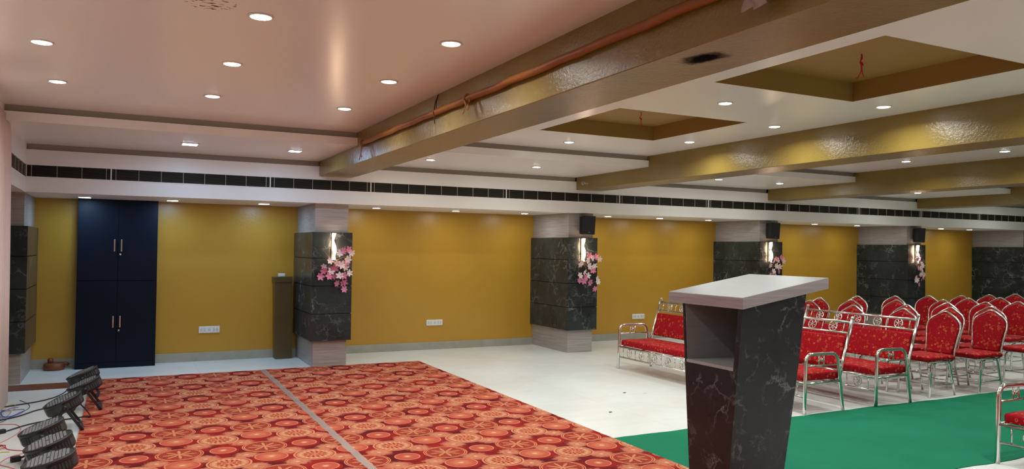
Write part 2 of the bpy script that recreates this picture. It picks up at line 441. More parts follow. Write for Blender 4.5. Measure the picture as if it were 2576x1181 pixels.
def empty(name, loc, label, cat, group=None, rz=0):
    o = bpy.data.objects.new(name, None); COL.objects.link(o); o.empty_display_size = 0.1
    o.location = loc; o.rotation_euler = (0, 0, rz)
    o['label'] = label; o['category'] = cat
    if group: o['group'] = group
    return o
def tag(o, label, cat, group=None):
    o['label'] = label; o['category'] = cat
    if group: o['group'] = group
    return o
def struct(o): o['kind'] = 'structure'; return o
def copy_thing(root, loc, label, rz=None, group=None):
    r = root.copy(); COL.objects.link(r); r.location = loc; r['label'] = label
    if rz is not None: r.rotation_euler = (0, 0, rz)
    if group: r['group'] = group
    for ch in root.children:
        c = ch.copy(); COL.objects.link(c); c.parent = r
        for g in ch.children:
            d = g.copy(); COL.objects.link(d); d.parent = c
    return r

# ---------------------------------------------------------------- the hall
XL, XR, YN, W = -1.44, 22.0, -3.0, 11.41
BY, Y1 = 10.143, 8.3115
ZB, ZG1, ZG2, ZB2, Z2, ZF, ZC, ZBM = 2.169, 2.340, 2.478, 2.649, 2.714, 2.799, 2.860, 2.519
def sbox(name, m, *b):
    q = MB(); q.box(*b); return struct(q.build(name, m))
sbox('floor', M_FLOOR, XL-0.1, XR+0.1, YN-0.1, W+0.1, -0.1, 0)
sbox('wall_far', M_WALL, XL-0.1, XR+0.1, W, W+0.1, 0, 3.2)
sbox('wall_left', M_WALL, XL-0.1, XL, YN-0.1, W, 0, 3.2)
sbox('wall_right', M_WALL, XR, XR+0.1, YN-0.1, W, 0, 3.2)
sbox('wall_near', M_WHITE, XL, XR, YN-0.1, YN, 0, 3.2)
BEAMS = [(2.279, 2.714), (6.222, 6.657), (10.20, 10.635), (14.241, 14.676), (18.22, 18.655)]
COFFERS = [(3.90, 5.385, 5.64, 7.113), (3.90, 5.385, 2.98, 4.42)]
def plate_with_holes(q, x0, x1, y0, y1, z0, z1, holes):
    ys = sorted(set([y0, y1] + [h[2] for h in holes] + [h[3] for h in holes]))
    for a, b in zip(ys[:-1], ys[1:]):
        hs = sorted([h for h in holes if h[2] <= a + 1e-6 and h[3] >= b - 1e-6])
        x = x0
        for h in hs:
            if h[0] > x: q.box(x, h[0], a, b, z0, z1)
            x = h[1]
        if x < x1: q.box(x, x1, a, b, z0, z1)
q = MB()
bays = [(XL, 2.279)] + [(BEAMS[i][1], BEAMS[i+1][0]) for i in range(4)] + [(18.655, XR)]
for i, (a, b) in enumerate(bays):
    plate_with_holes(q, a, b, YN, Y1+0.10, ZC, ZC+0.04, COFFERS if i == 1 else [])
struct(q.build('ceiling', M_CEIL))
# the roof slab above the false ceiling
sbox('ceiling_slab', M_WHITE, XL-0.1, XR+0.1, YN-0.1, W+0.1, 3.2, 3.3)
# recessed square pockets
for (x0, x1, y0, y1) in COFFERS:
    q = MB(); zt = 3.018; t = 0.004
    q.box(x0, x0+t, y0, y1, ZC-0.0005, zt); q.box(x1-t, x1, y0, y1, ZC-0.0005, zt)
    q.box(x0+t, x1-t, y0, y0+t, ZC-0.0005, zt); q.box(x0+t, x1-t, y1-t, y1, ZC-0.0005, zt); q.box(x0-0.02, x1+0.02, y0-0.02, y1+0.02, zt, zt+0.02)
    struct(q.build('ceiling_pocket', M_COFFER))
# stepped trays, cove slots
q = MB(); s1 = MB(); s2 = MB()
for a, b in bays:
    q.box(a, b, Y1, BY+0.06, Z2, ZF)
    s1.box(a, b, Y1+0.03, Y1+0.06, ZF, ZC+0.001)
    s2.box(a, b, BY+0.03, BY+0.053, ZB2, Z2+0.001)
struct(q.build('ceiling_tray', M_CEIL)); struct(s1.build('trim_1', M_TAUPE)); struct(s2.build('trim_2', M_TAUPE))
# bulkhead with the air slot
q = MB(); XB = -0.99
q.box(XB, XR, BY, BY+0.055, ZB, ZG1); q.box(XB, XR, BY, BY+0.055, ZG2, ZB2)
q.box(XB, XR, BY+0.055, BY+0.075, ZG2, ZB2)
q.box(XB-0.055, XB, YN, BY+0.055, ZB, ZG1); q.box(XB-0.055, XB, YN, BY+0.055, ZG2, ZC)
struct(q.build('wall_bulkhead', M_WHITE))
q = MB(); q.box(XB-0.05, XR, BY+0.05, BY+0.30, ZG1-0.02, ZG1); q.box(XB-0.05, XR, BY+0.30, BY+0.32, ZG1-0.02, ZG2+0.02); q.box(XB-0.05, XR, BY+0.06, BY+0.32, ZG2, ZG2+0.02)
q.box(XB-0.30, XB-0.05, YN, BY+0.05, ZG1-0.02, ZG1); q.box(XB-0.30, XB-0.28, YN, BY+0.05, ZG1, ZG2)
struct(q.build('trim_3', M_GRILLEDARK))
q = MB(); q.box(XL, XR, BY+0.055, W, ZB, ZB+0.03); q.box(XL, XB-0.055, YN, BY+0.055, ZB, ZB+0.03)
struct(q.build('ceiling_soffit', M_WHITE))
for (a, b) in BEAMS:
    q = MB(); q.box(a, b, YN, BY, ZBM, ZC+0.1); struct(q.build('ceiling_beam', M_BEAM, None, 0.006))
# skirting
q = MB(); q.box(XL, XR, W-0.015, W, 0, 0.118); struct(q.build('baseboard_far', M_BASE, None, 0.003))
q = MB(); q.box(XL, -0.25, 9.79, 10.19, 0.0, 0.003); struct(q.build('trim_4', M_BORDER))

# pillars
PILL = [(-1.44, -1.005), (2.2626, 2.7055), (6.166, 6.6135), (10.13, 10.575), (14.10, 14.545), (18.06, 18.50)]
JO = [0.352, 0.707, 1.075, 1.443, 1.787]
for i, (a, b) in enumerate(PILL):
    yp = 10.263
    q = MB(); q.box(a, b, yp, W, 0, ZB)
    p = struct(q.build('pillar', M_LAM))
    e = 0.045; xa = max(a-e, XL)
    g = MB(); g.box(max(a-e+0.012, XL), b+e-0.012, yp-0.05, W, JO[0]+0.01, JO[-1]-0.01); g.build('backing_board', M_GROOVE, p)
    for k in range(4):
        q = MB(); q.box(xa, b+e, yp-0.063, W, JO[k]+(0.004 if k else 0), JO[k+1]-(0.004 if k < 3 else 0)); q.build('marble_panel', M_MARBLE, p)

# ---------------------------------------------------------------- air grilles in the bulkhead
def grille(x0, x1, label):
    t = empty('air_grille', ((x0+x1)/2, BY, ZG1), label, 'air vent', 'slatted air grilles set end to end in the bulkhead')
    h = ZG2-ZG1; L = (x1-x0)/2
    q = MB(); q.box(-L, L, -0.006, 0.02, -0.006, 0.004); q.box(-L, L, -0.006, 0.02, h-0.004, h+0.006)
    q.box(-L, -L+0.006, -0.006, 0.02, 0, h); q.box(L-0.006, L, -0.006, 0.02, 0, h); q.build('frame', M_WHITE, t)
    q = MB(); n = 10
    for k in range(1, n): z = h*k/n; q.add([(-L, 0.0, z-0.0013), (L, 0.0, z-0.0013), (L, 0.010, z-0.0006), (-L, 0.010, z-0.0006), (-L, 0.0, z+0.0013), (L, 0.0, z+0.0013), (L, 0.010, z+0.0020), (-L, 0.010, z+0.0020)], [(0,3,2,1),(4,5,6,7),(0,1,5,4),(1,2,6,5),(2,3,7,6),(3,0,4,7)])
    q.build('slats', M_SLAT, t)
    m = max(1, round((2*L-0.1)/0.248))
    for k in range(m+1):
        x = -L+0.05+(2*L-0.1)*k/m
        q = MB(); q.box(x-0.003, x+0.003, -0.003, 0.012, 0, h); q.build('mullion', M_GRILLEBAR, t)
    return t
JX = [-0.985, -0.14, 1.66, 2.975, 5.02, 7.03, 8.85, 10.68, 12.55, 14.37, 16.27, 18.1]
GL = ['short slatted air grille in the bulkhead left of the navy cupboard corner', 'slatted air grille in the bulkhead above the navy cupboard doors',
      'slatted air grille in the bulkhead under the end of the nearest big beam', 'slatted air grille above the wide ochre wall between first two flowered pillars',
      'slatted air grille just left of and over the pillar with the leftmost speaker', 'slatted air grille just right of the pillar with the leftmost speaker',
      'slatted air grille over the ochre wall behind the lectern', 'slatted air grille over the pillar directly behind the lectern', 'slatted air grille between the middle and right speaker pillars',
      'slatted air grille above the rightmost speaker', 'slatted air grille nearest the right edge of the photo']
for k in range(11): grille(JX[k], JX[k+1], GL[k])
# return grille on the left bulkhead
t = empty('air_grille', (XB, 8.9, ZG1), 'slatted air grille running towards the viewer beside the curtain top', 'air vent', 'slatted air grilles set end to end in the bulkhead')
q = MB(); h = ZG2-ZG1
for k in range(1, 10): q.box(-0.014, 0.0, -1.2, 1.22, h*k/10-0.0018, h*k/10+0.0018)
q.build('slats', M_SLAT, t)
for k in range(9):
    q = MB(); y = -1.18+k*0.3; q.box(-0.012, 0.003, y-0.003, y+0.003, 0, h); q.build('mullion', M_GRILLEBAR, t)

# ---------------------------------------------------------------- ceiling lights
def lamp(parent, power, col, size, square=False, spread=180):
    ld = bpy.data.lights.new('lamp', 'AREA'); ld.shape = 'SQUARE' if square else 'DISK'; ld.size = size
    ld.energy = power; ld.color = col; ld.spread = R(spread)
    lo = bpy.data.objects.new('lamp', ld); COL.objects.link(lo); lo.parent = parent; lo.location = (0, 0, -0.0125)
    return lo
def downlight(x, y, z, label, group, power, cool=False, square=False, r=0.052):
    t = empty('square_downlight' if square else 'round_downlight', (x, y, z), label, 'ceiling light', group)
    col = C_COOL if cool else C_NEUT
    q = MB()
    if square:
        a = r*1.25
        for (x0, x1, y0, y1) in ((-a, a, -a, -r), (-a, a, r, a), (-a, -r, -r, r), (r, a, -r, r)): q.box(x0, x1, y0, y1, -0.006, 0.0)
        q.build('trim_ring', M_RING, t)
        q = MB(); q.box(-r, r, -r, r, -0.008, -0.001); q.build('diffuser', M_LEDC if cool else M_LEDN, t)
    else:
        q.lathe([(r*1.28, 0.0), (r*1.28, -0.004), (r*1.05, -0.008), (r, -0.004), (r, 0.0)], 28); q.build('trim_ring', M_RING, t)
        q = MB(); q.lathe([(r, -0.001), (r, -0.004), (r*0.9, -0.009), (r*0.5, -0.010), (r*0.1, -0.0105)], 24); q.build('diffuser', M_LEDC if cool else M_LEDN, t)
    lamp(t, power, col, r*1.9, square, 156 if z > 2.8 else 180)
    return t
colw = ['left', 'middle', 'right']
roww = {4.38: 'nearest', 5.62: 'second', 6.93: 'farthest'}
for i, x in enumerate((-0.48, 0.65, 1.775)):
    for y in (4.38, 5.62, 6.93):
        nm = {(0, 4.38): None}.get((i, y), 1)
        lab = 'round downlight in %s column, %s row of the pinkish ceiling before the cupboard bay' % (colw[i], roww[y])
        downlight(x, y, ZC, lab, 'downlights of the left ceiling bay', P_MAIN, r=0.055)
G2 = 'downlights of the white bay with square pockets'
downlight(4.631, 7.72, ZC, 'round downlight beyond the far square pocket, near the stepped tray', G2, P_BAY)
downlight(5.792, 6.97, ZC, 'round downlight right of the far pocket corner, beside the second beam', G2, P_BAY)
downlight(5.786, 5.67, ZC, 'round downlight right of the far pocket tip, middle of three along second beam', G2, P_BAY)
downlight(4.526, 4.99, ZC, 'round downlight between the two square ceiling pockets', G2, P_BAY)
downlight(5.78, 4.43, ZC, 'round downlight under the big near pocket, beside the second beam', G2, P_BAY)
for (x, y) in ((3.3, 6.95), (3.3, 5.0), (3.3, 2.4), (4.9, 2.0), (5.78, 3.0)):  # unseen downlights, added by symmetry and for the light they give
    downlight(x, y, ZC, 'round downlight outside the view of the photo', 'downlights out of view', P_BAY)
G3 = 'downlights of the third ceiling bay'
downlight(9.478, 5.60, ZC, 'round downlight near the right edge, beyond the second beam', G3, P_BAY)
downlight(9.461, 6.90, ZC, 'round downlight second from right edge, beyond the second beam', G3, P_BAY)
for (x, y) in ((7.4, 7.3), (7.4, 5.6), (8.4, 4.2)):  # unseen downlights, added to help light this bay
    downlight(x, y, ZC, 'round downlight outside the view of the photo', 'downlights out of view', P_BAY)
for (x, y) in ((13.4, 6.9), (11.5, 6.9), (17.4, 6.9), (15.5, 6.9), (11.5, 4.6)):  # unseen downlights, added to help light the farther bays
    downlight(x, y, ZC, 'round downlight outside the view of the photo', 'downlights out of view', P_BAY)
for (x, y) in ((-0.3, 1.5), (1.3, 1.5), (4.6, 0.5), (0.6, -1.2), (4.6, -1.5), (8.4, 1.5), (8.4, -1.0)):  # unseen downlights around the camera, added for even illumination
    downlight(x, y, ZC, 'round downlight outside the view of the photo', 'downlights out of view', P_BAY)
GT = 'lights in the stepped ceiling tray'
downlight(0.64, 9.21, Z2, 'square cool white panel light in the tray, left one before the bulkhead', GT, P_TRAY, True, True, 0.075)
downlight(1.775, 9.18, Z2, 'square cool white panel light in the tray, right one beside nearest beam', GT, P_TRAY, True, True, 0.062)
for (x, lab) in ((3.443, 'small round tray light just right of the nearest beam'), (4.963, 'small round tray light just left of the second beam'),
                 (8.157, 'small round tray light left of the pair between second and third beams'), (9.43, 'small round tray light right of the pair, before the third beam'),
                 (12.828, 'small round tray light just left of the fourth beam end'), (16.5, 'small round tray light beyond the fourth beam')):
    downlight(x, 9.12, Z2, lab, GT, P_TRAY*0.8, r=0.052)
GS = 'lights in the soffit along the ochre wall'
for x, lab in ((-0.432, 'square cool soffit light over the left edge of the navy cupboard'), (0.562, 'square cool soffit light just right of the navy cupboard'), (1.698, 'square cool soffit light left of the first flowered pillar')):
    downlight(x, 10.85, ZB, lab, GS, P_SOFFIT*1.8, True, True, 0.062)
SL = [(3.262, 'soffit light first to the right of the nearest flowered pillar'), (4.505, 'soffit light over the middle of the wide ochre wall'), (5.68, 'soffit light just left of the leftmost speaker pillar'),
      (7.267, 'soffit light just right of the leftmost speaker pillar'), (8.349, 'soffit light over the ochre wall behind the lectern'), (9.435, 'soffit light just left of the middle speaker pillar'),
      (10.99, 'soffit light touching the right edge of the middle speaker'), (12.126, 'soffit light between middle and right speaker pillars'), (13.335, 'soffit light just left of the right speaker pillar'),
      (16.0, 'soffit light just right of the rightmost speaker'), (17.0, 'soffit light nearest the right edge of the photo')]
for x, lab in SL:
    downlight(x, 10.82, ZB, lab, GS, P_SOFFIT, False, False, 0.055)

# ---------------------------------------------------------------- navy cupboard
cx0, cx1, cy = -0.516, 0.407, 11.177
t = empty('cupboard', ((cx0+cx1)/2, cy, 0), 'tall dark navy four-door cupboard reaching the soffit by the ochre wall', 'cupboard')
L = (cx1-cx0)/2
q = MB(); q.box(-L, L, 0.018, W-cy-0.016, 0, ZB-0.001); q.build('body', M_NAVY, t)
for k, (z0, z1) in enumerate(((0.075, 1.118), (1.124, ZB-0.004))):
    for s in (-1, 1):
        q = MB(); x0, x1 = (-L, -0.0015) if s < 0 else (0.0015, L)
        q.box(x0, x1, 0.0, 0.018, z0, z1); d = q.build('door', M_NAVY, t, 0.0015)
        zh = (0.53, 0.66) if k == 0 else (1.51, 1.645)
        xh = s*0.040 - 0.002
        q = MB(); q.tube([(xh, 0.0, zh[0]), (xh, -0.03, zh[0]), (xh, -0.03, zh[1]), (xh, 0.0, zh[1])], 0.006, 8)
        q.box(xh-0.008, xh+0.008, -0.034, -0.026, zh[0]-0.01, zh[1]+0.01); q.build('handle', M_CHROME, d, 0.002)
        if s > 0:
            q = MB(); q.lathe([(0.013, 0), (0.013, 0.006), (0.009, 0.008)], 16, Matrix.Translation((0.026, 0.0, zh[0]-0.05)) @ Matrix.Rotation(PI/2, 4, 'X')); q.build('lock', M_CHROME, d)
q = MB(); q.box(-L, L, 0.004, 0.02, 0.0, 0.072); q.build('kickboard', M_NAVY, t)

# ---------------------------------------------------------------- brown box and small carton
q = MB(); t = empty('storage_box', (2.06, 11.19, 0), 'tall worn olive brown box standing on end between ochre wall and pillar', 'box')
q.box(-0.115, 0.115, 0.0, 0.19, 0, 1.09); q.build('body', M_TRUNK, t, 0.004)
t.rotation_euler = (0, R(-1.2), 0)
q = MB(); q.box(-0.128, 0.128, -0.012, 0.195, 1.085, 1.16); q.build('lid', M_TRUNK, t, 0.004)
q = MB(); q.box(-0.045, 0.045, -0.03, 0.03, 0, 0.045); o = q.build('small_carton', M_PLATE, None, 0.004); o.location = (2.02, 11.26, 1.163); tag(o, 'small white carton lying on top of the brown box', 'box')
# brown base
t = empty('round_wooden_box', (-0.745, 11.27, 0), 'low reddish brown round wooden box with knob on floor left of the cupboard', 'wooden box')
q = MB(); q.lathe([(0.105, 0), (0.118, 0.012), (0.115, 0.075), (0.10, 0.088), (0.02, 0.09)], 28); q.build('drum', M_POT, t)
q = MB(); q.lathe([(0.028, 0.088), (0.034, 0.11), (0.030, 0.14), (0.012, 0.15)], 16, Matrix.Translation((-0.04, 0, 0))); q.build('knob', M_POT, t)
q = MB(); q.tube([(0.06, 0.02, 0.07), (0.13, 0.03, 0.075), (0.155, 0.04, 0.05)], 0.022, 10); q.build('handle', M_POT, t)

# ---------------------------------------------------------------- switch boards
for (x, z, lab) in ((1.088, 0.429, 'white switch board on the ochre wall between cupboard and pillar'), (4.41, 0.421, 'white switch board low on the wide ochre wall between pillars'), (8.337, 0.409, 'white switch board on the wall behind the left steel sofa')):
    t = empty('switch_board', (x, W, z), lab, 'switch board', 'white switch boards on the ochre wall')
    q = MB(); q.box(-0.135, 0.135, -0.012, 0, -0.046, 0.046); q.build('plate', M_PLATE, t, 0.003)
    for k in range(6):
        xx = -0.10+k*0.04
        if k in (2, 3):
            if k == 3: continue
            q = MB(); q.lathe([(0.020, 0), (0.020, 0.002), (0.017, 0.003)], 16, Matrix.Translation((xx+0.02, -0.012, 0)) @ Matrix.Rotation(PI/2, 4, 'X')); q.build('socket', M_SWITCH, t)
        else:
            q = MB(); q.box(xx-0.012, xx+0.012, -0.016, -0.012, -0.022, 0.022); q.build('switch', M_SWITCH, t, 0.002)

# ---------------------------------------------------------------- curtain
q = MB(); vs = []; N = 520; YC0, YC1 = 3.0, 8.60
for k in range(N+1):
    y = YC0+(YC1-YC0)*k/N
    dx = 0.016*math.sin(y*62)+0.006*math.sin(y*131+1)
    for z, am, off in ((0.10, 1.0, 0.014), (1.2, 0.9, 0.008), (2.2, 0.8, 0.0), (2.60, 0.7, -0.004), (2.775, 0.4, -0.014)):
        vs.append((XB+0.028+dx*am+off, y, z))
fs = []
for k in range(N):
    for j in range(4): a = k*5+j; fs.append((a, a+5, a+6, a+1))
q.add(vs, fs, True)
o = q.build('curtain', M_CURTAIN); sm = o.modifiers.new('s', 'SOLIDIFY'); sm.thickness = 0.004
tag(o, 'pleated pinkish white curtain hanging at the left edge of the photo', 'curtain')

# ---------------------------------------------------------------- carpets, tape
def wavy(x0, x1, y0, y1, z0, z1, amp, name, m, seed, step=0.12):
    rr = random.Random(seed); ph = [rr.uniform(0, 6.28) for _ in range(4)]
    def nz(s, i): return amp*(math.sin(s*3.1+ph[i])+0.6*math.sin(s*8.3+ph[(i+1) % 4])+0.3*math.sin(s*19+ph[(i+2) % 4]))
    top = []; bot = []
    n = int((x1-x0)/step)
    for k in range(n+1):
        x = x0+(x1-x0)*k/n
        bot.append((x, y0+nz(x, 0))); top.append((x, y1+nz(x, 2)))
    q = MB()
    vs = []
    for a, b in zip(bot, top): vs += [(a[0], a[1], z0), (b[0], b[1], z0), (a[0], a[1], z1), (b[0], b[1], z1)]
    fs = []
    for k in range(n):
        i = k*4; j = i+4
        fs += [(i+2, j+2, j+3, i+3), (i, i+1, j+1, j), (i, j, j+2, i+2), (i+1, i+3, j+3, j+1)]
    fs += [(0, 2, 3, 1), (n*4, n*4+1, n*4+3, n*4+2)]
    q.add(vs, fs); return q.build(name, m)
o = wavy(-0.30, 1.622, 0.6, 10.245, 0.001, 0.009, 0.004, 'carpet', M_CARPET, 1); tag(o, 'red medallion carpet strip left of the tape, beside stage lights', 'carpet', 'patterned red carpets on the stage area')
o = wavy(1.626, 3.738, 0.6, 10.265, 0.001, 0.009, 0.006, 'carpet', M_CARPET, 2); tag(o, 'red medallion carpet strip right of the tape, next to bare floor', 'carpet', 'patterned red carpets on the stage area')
o = wavy(3.745, 20.0, 3.635, 5.475, 0.0005, 0.005, 0.012, 'aisle_carpet', M_GREEN, 5); tag(o, 'plain green aisle carpet behind the lectern between the sofas', 'carpet')
q = MB(); vs = []; N = 220
for k in range(N+1):
    y = 0.65+(10.24-0.65)*k/N; wv = 0.004*math.sin(k*0.7)+0.003*math.sin(k*1.9)
    vs += [(1.594+wv, y, 0.0100+0.0006*math.sin(k*1.3)), (1.658+wv*0.6, y, 0.0102+0.0006*math.sin(k*2.1))]
q.add(vs, [(k*2, k*2+1, k*2+3, k*2+2) for k in range(N)], True)
o = q.build('floor_tape', M_TAPE); tag(o, 'shiny clear plastic tape over the seam of the red carpets', 'tape')

# ---------------------------------------------------------------- sconces, flowers, speakers
def star_poly(r, lobes=6, inner=0.46, rr=None):
    pts = []
    for k in range(lobes):
        a0 = 2*PI*k/lobes+0.1; w_ = PI/lobes; m = rr.uniform(0.85, 1.12) if rr else 1
        for da, rad in ((-w_, inner), (-w_*0.55, 0.80*m), (-w_*0.2, 0.84*m), (0, 1.04*m), (w_*0.2, 0.84*m), (w_*0.55, 0.80*m)):
            pts.append((r*rad*math.cos(a0+da), r*rad*math.sin(a0+da)))
    return pts
def blossom_mesh(r, seed):
    rr = random.Random(seed); q = MB(); pts = star_poly(r, 6, 0.50, rr)
    vs = [(0, 0, 0.0)] + [(x, y, 0.25*math.hypot(x, y)) for x, y in pts]
    n = len(pts)
    vs += [(0, 0, -0.003)] + [(x, y, 0.25*math.hypot(x, y)-0.0025) for x, y in pts]
    fs = [(0, 1+i, 1+(i+1) % n) for i in range(n)] + [(n+1, n+2+(i+1) % n, n+2+i) for i in range(n)] + [(1+i, n+2+i, n+2+(i+1) % n, 1+(i+1) % n) for i in range(n)]
    q.add(vs, fs); return q
BL = [blossom_mesh(0.056, s) for s in (1, 2, 3)]
BM = {}
def blossom(parent, loc, pink, seed):
    rr = random.Random(seed); key = (seed % 3, pink)
    rot = (R(90+rr.uniform(-28, 28)), rr.uniform(-0.5, 0.5), R(rr.uniform(-30, 30)))
    if key not in BM:
        o = BL[key[0]].build('blossom', M_PINKB if pink else M_WHITEB, parent); BM[key] = o.data
    else:
        o = bpy.data.objects.new('blossom', BM[key]); COL.objects.link(o); o.parent = parent
    o.location = loc; o.rotation_euler = rot; s = rr.uniform(0.85, 1.15); o.scale = (s, s, s)
# blossom layouts in metres, relative to the lamp foot on the pillar face (x right, z up)
BL1 = [(605,395,0),(465,445,0),(440,480,0),(480,510,0),(525,400,0),(580,435,0),(520,462,0),(592,520,0),(530,535,0),(545,470,0),(570,485,0),
       (550,385,1),(590,375,1),(410,540,1),(465,540,1),(500,540,1),(553,535,1),(515,585,1),(560,622,1),(560,580,1),(430,505,1),(578,455,1),(498,490,1)]
BL2 = [(438,345,1),(480,350,1),(445,490,1),(465,522,1),(370,478,1),(455,425,1),(400,480,1),(500,362,0),(450,358,0),(425,372,0),(430,402,0),(375,452,0),(400,432,0),(425,452,0),(490,468,0),(497,487,0),(462,400,0),(385,390,0),(410,462,1)]
ptsA = [((x-497)/2.461*0.00527, -(z-440)/2.461*0.00527, c) for x, z, c in BL1]
ptsB = [((x-405)/2.361*0.0068, -(z-375)/2.361*0.0068, c) for x, z, c in BL2]
YF = 10.20
LAMPX = [2.492, 6.375, 10.296, 14.29]
names = ['nearest flowered pillar', 'leftmost speaker pillar', 'pillar behind the lectern', 'rightmost speaker pillar']
for i, lx in enumerate(LAMPX):
    t = empty('wall_lamp', (lx, YF, 1.42), 'glowing warm twisted wall lamp on the %s' % names[i], 'wall lamp', 'twisted glowing wall lamps on the pillars')
    q = MB(); q.box(-0.028, 0.028, -0.014, 0, 0.0, 0.36); q.build('back_plate', M_BLACKPL, t, 0.003)
    q = MB(); vs = []; N = 60
    for k in range(N+1):
        u = k/N; z = 0.005+u*0.35; a = PI*0.15+u*PI*1.75
        wd = 0.024
        cxx = 0.010*math.sin(u*PI*2)
        dx, dy = wd*math.cos(a), wd*math.sin(a); nx, ny = -math.sin(a)*0.005, math.cos(a)*0.005
        for sx, sy in ((1, 1), (1, -1), (-1, -1), (-1, 1)):
            vs.append((cxx+dx*sx+nx*sy, -0.05+dy*sx+ny*sy, z))
    fs = []
    for k in range(N):
        for j in range(4): a = k*4; fs.append((a+j, a+(j+1) % 4, a+4+(j+1) % 4, a+4+j))
    fs += [(0, 1, 2, 3), (N*4+3, N*4+2, N*4+1, N*4)]
    q.add(vs, fs, True); q.build('glowing_tube', M_LEDW, t)
    q = MB(); q.tube([(0, 0, 0.01), (0, -0.05, 0.01)], 0.006, 8); q.tube([(0, 0, 0.35), (0, -0.05, 0.35)], 0.006, 8); q.build('bracket', M_BLACKPL, t)
    pts = ptsA if i == 0 else ptsB
    b = empty('artificial_flowers', (lx, YF, 1.42), 'pink and cream artificial blossom spray below the lamp on the %s' % names[i], 'flowers', 'artificial blossom sprays on the pillars')
    rr = random.Random(40+i)
    q = MB()
    q.tube([(-0.15, -0.01, 0.15), (-0.04, -0.03, 0.01), (0.02, -0.04, -0.06)], 0.0035, 6)
    for (ex, ez) in ((0.20, 0.06), (0.14, -0.35), (-0.14, -0.20), (0.16, -0.18)):
        q.tube([(0.0, -0.03, -0.02), (ex*0.5, -0.06, ez*0.45), (ex, -0.06, ez)], 0.003, 6)
    q.build('stems', M_STEM, b)
    for k, (x, z, c) in enumerate(pts):
        if i >= 2: x += rr.uniform(-0.03, 0.03); z += rr.uniform(-0.03, 0.03)
        if i == 3: x = -x*0.6+0.05
        blossom(b, (x, -0.045-0.07*rr.random(), z), bool(c), k+i*3)
# speakers
t0 = None
for i, (xa, xb, lab) in enumerate(((6.303, 6.566, 'black wall speaker on the leftmost speaker pillar, above its lamp'), (10.19, 10.49, 'black wall speaker on the pillar directly behind the lectern'), (14.13, 14.52, 'black wall speaker on the rightmost visible speaker pillar'))):
    loc = ((xa+xb)/2, 10.10, 1.835)
    if t0 is None:
        t0 = t = empty('wall_speaker', loc, lab, 'speaker', 'black wall speakers on the pillars', R(6))
        q = MB(); q.hexa([(-0.12, 0, 0), (0.12, 0, 0), (0.085, 0.13, 0.01), (-0.085, 0.13, 0.01), (-0.12, -0.02, 0.29), (0.12, -0.02, 0.29), (0.085, 0.13, 0.28), (-0.085, 0.13, 0.28)]); q.build('cabinet', M_SPEAKER, t, 0.008)
        q = MB(); q.hexa([(-0.112, -0.006, 0.01), (0.112, -0.006, 0.01), (0.112, 0.004, 0.01), (-0.112, 0.004, 0.01), (-0.112, -0.026, 0.28), (0.112, -0.026, 0.28), (0.112, -0.014, 0.28), (-0.112, -0.014, 0.28)]); q.build('front_grille', M_SPEAKER, t, 0.003)
        q = MB(); q.box(-0.018, 0.018, -0.0115, -0.0075, 0.032, 0.040); q.build('badge', M_SILVER, t)
        q = MB(); q.box(-0.03, 0.03, 0.12, 0.161, 0.08, 0.2); q.build('bracket', M_BLACKPL, t)
    else: copy_thing(t0, loc, lab, R(6))

# ---------------------------------------------------------------- pole, ties, hooks, wires
q = MB(); pts = []
for k in range(31):
    y = 8.066-k*0.21; pts.append((2.279-0.034+0.004*math.sin(k*1.7), y, 2.700+0.004*math.sin(k*2.3)))
q.tube(pts, 0.024, 12)
o = q.build('wooden_pole', M_POLE); tag(o, 'long orange brown wooden pole tied along the side of nearest beam', 'pole')
def strip(name, m, x, y, z, L, wd, label, cat, n=2, seed=0):
    rr = random.Random(seed); q = MB()
    q.tube([(x+0.032*math.cos(a), y, z+0.034*math.sin(a)) for a in [2*PI*k/14 for k in range(14)]], 0.007, 6, True)
    for j in range(n):
        yy = y-0.02-0.05*j+rr.uniform(-0.01, 0.01); vs = []
        N = 8; l = L*rr.uniform(0.85, 1.1)
        for k in range(N+1):
            u = k/N; w2 = wd*(0.35+0.65*u)
            for s, dz in ((-1, 0), (1, 0.01)):
                for th in (0, 0.004):
                    vs.append((x-0.034+0.012*math.sin(u*5+j)+th, yy+s*w2*0.5-(0.012*u*(j+1)), z-0.01-l*u-dz))
        fs = []
        for k in range(N):
            a = k*4; fs += [(a, a+2, a+6, a+4), (a+1, a+5, a+7, a+3), (a, a+4, a+5, a+1), (a+2, a+3, a+7, a+6)]
        fs += [(0, 1, 3, 2), (N*4, N*4+2, N*4+3, N*4+1)]
        q.add(vs, fs, True)
    o = q.build(name, m); tag(o, label, cat, 'cloth ties on the wooden pole'); return o
strip('cloth_tie', M_CLOTHBR, 2.245, 7.98, 2.70, 0.16, 0.03, 'tan cloth tie at the far end of the pole, by the tray', 'cloth', 2, 1)
strip('cloth_tie', M_CLOTHBR, 2.245, 5.20, 2.70, 0.09, 0.035, 'brown cloth tie knotted around the middle of the pole', 'cloth', 2, 2)
strip('cloth_tie', M_CLOTH, 2.245, 2.34, 2.72, 0.14, 0.07, 'grey white cloth hanging from the beam at the top edge', 'cloth', 2, 3)
q = MB(); q.tube([(2.27, 5.86, 2.85), (2.262, 5.90, 2.80), (2.25, 5.885, 2.76), (2.235, 5.86, 2.72), (2.215, 5.83, 2.695), (2.213, 5.80, 2.66), (2.22, 5.80, 2.60)], 0.004, 6)
q.tube([(2.27, 5.86, 2.85), (2.258, 5.87, 2.79), (2.245, 5.84, 2.73)], 0.004, 6)
tag(q.build('hanging_wire', M_WIRES['dark']), 'dark loose wire looped over the pole below the pinkish ceiling', 'wire')
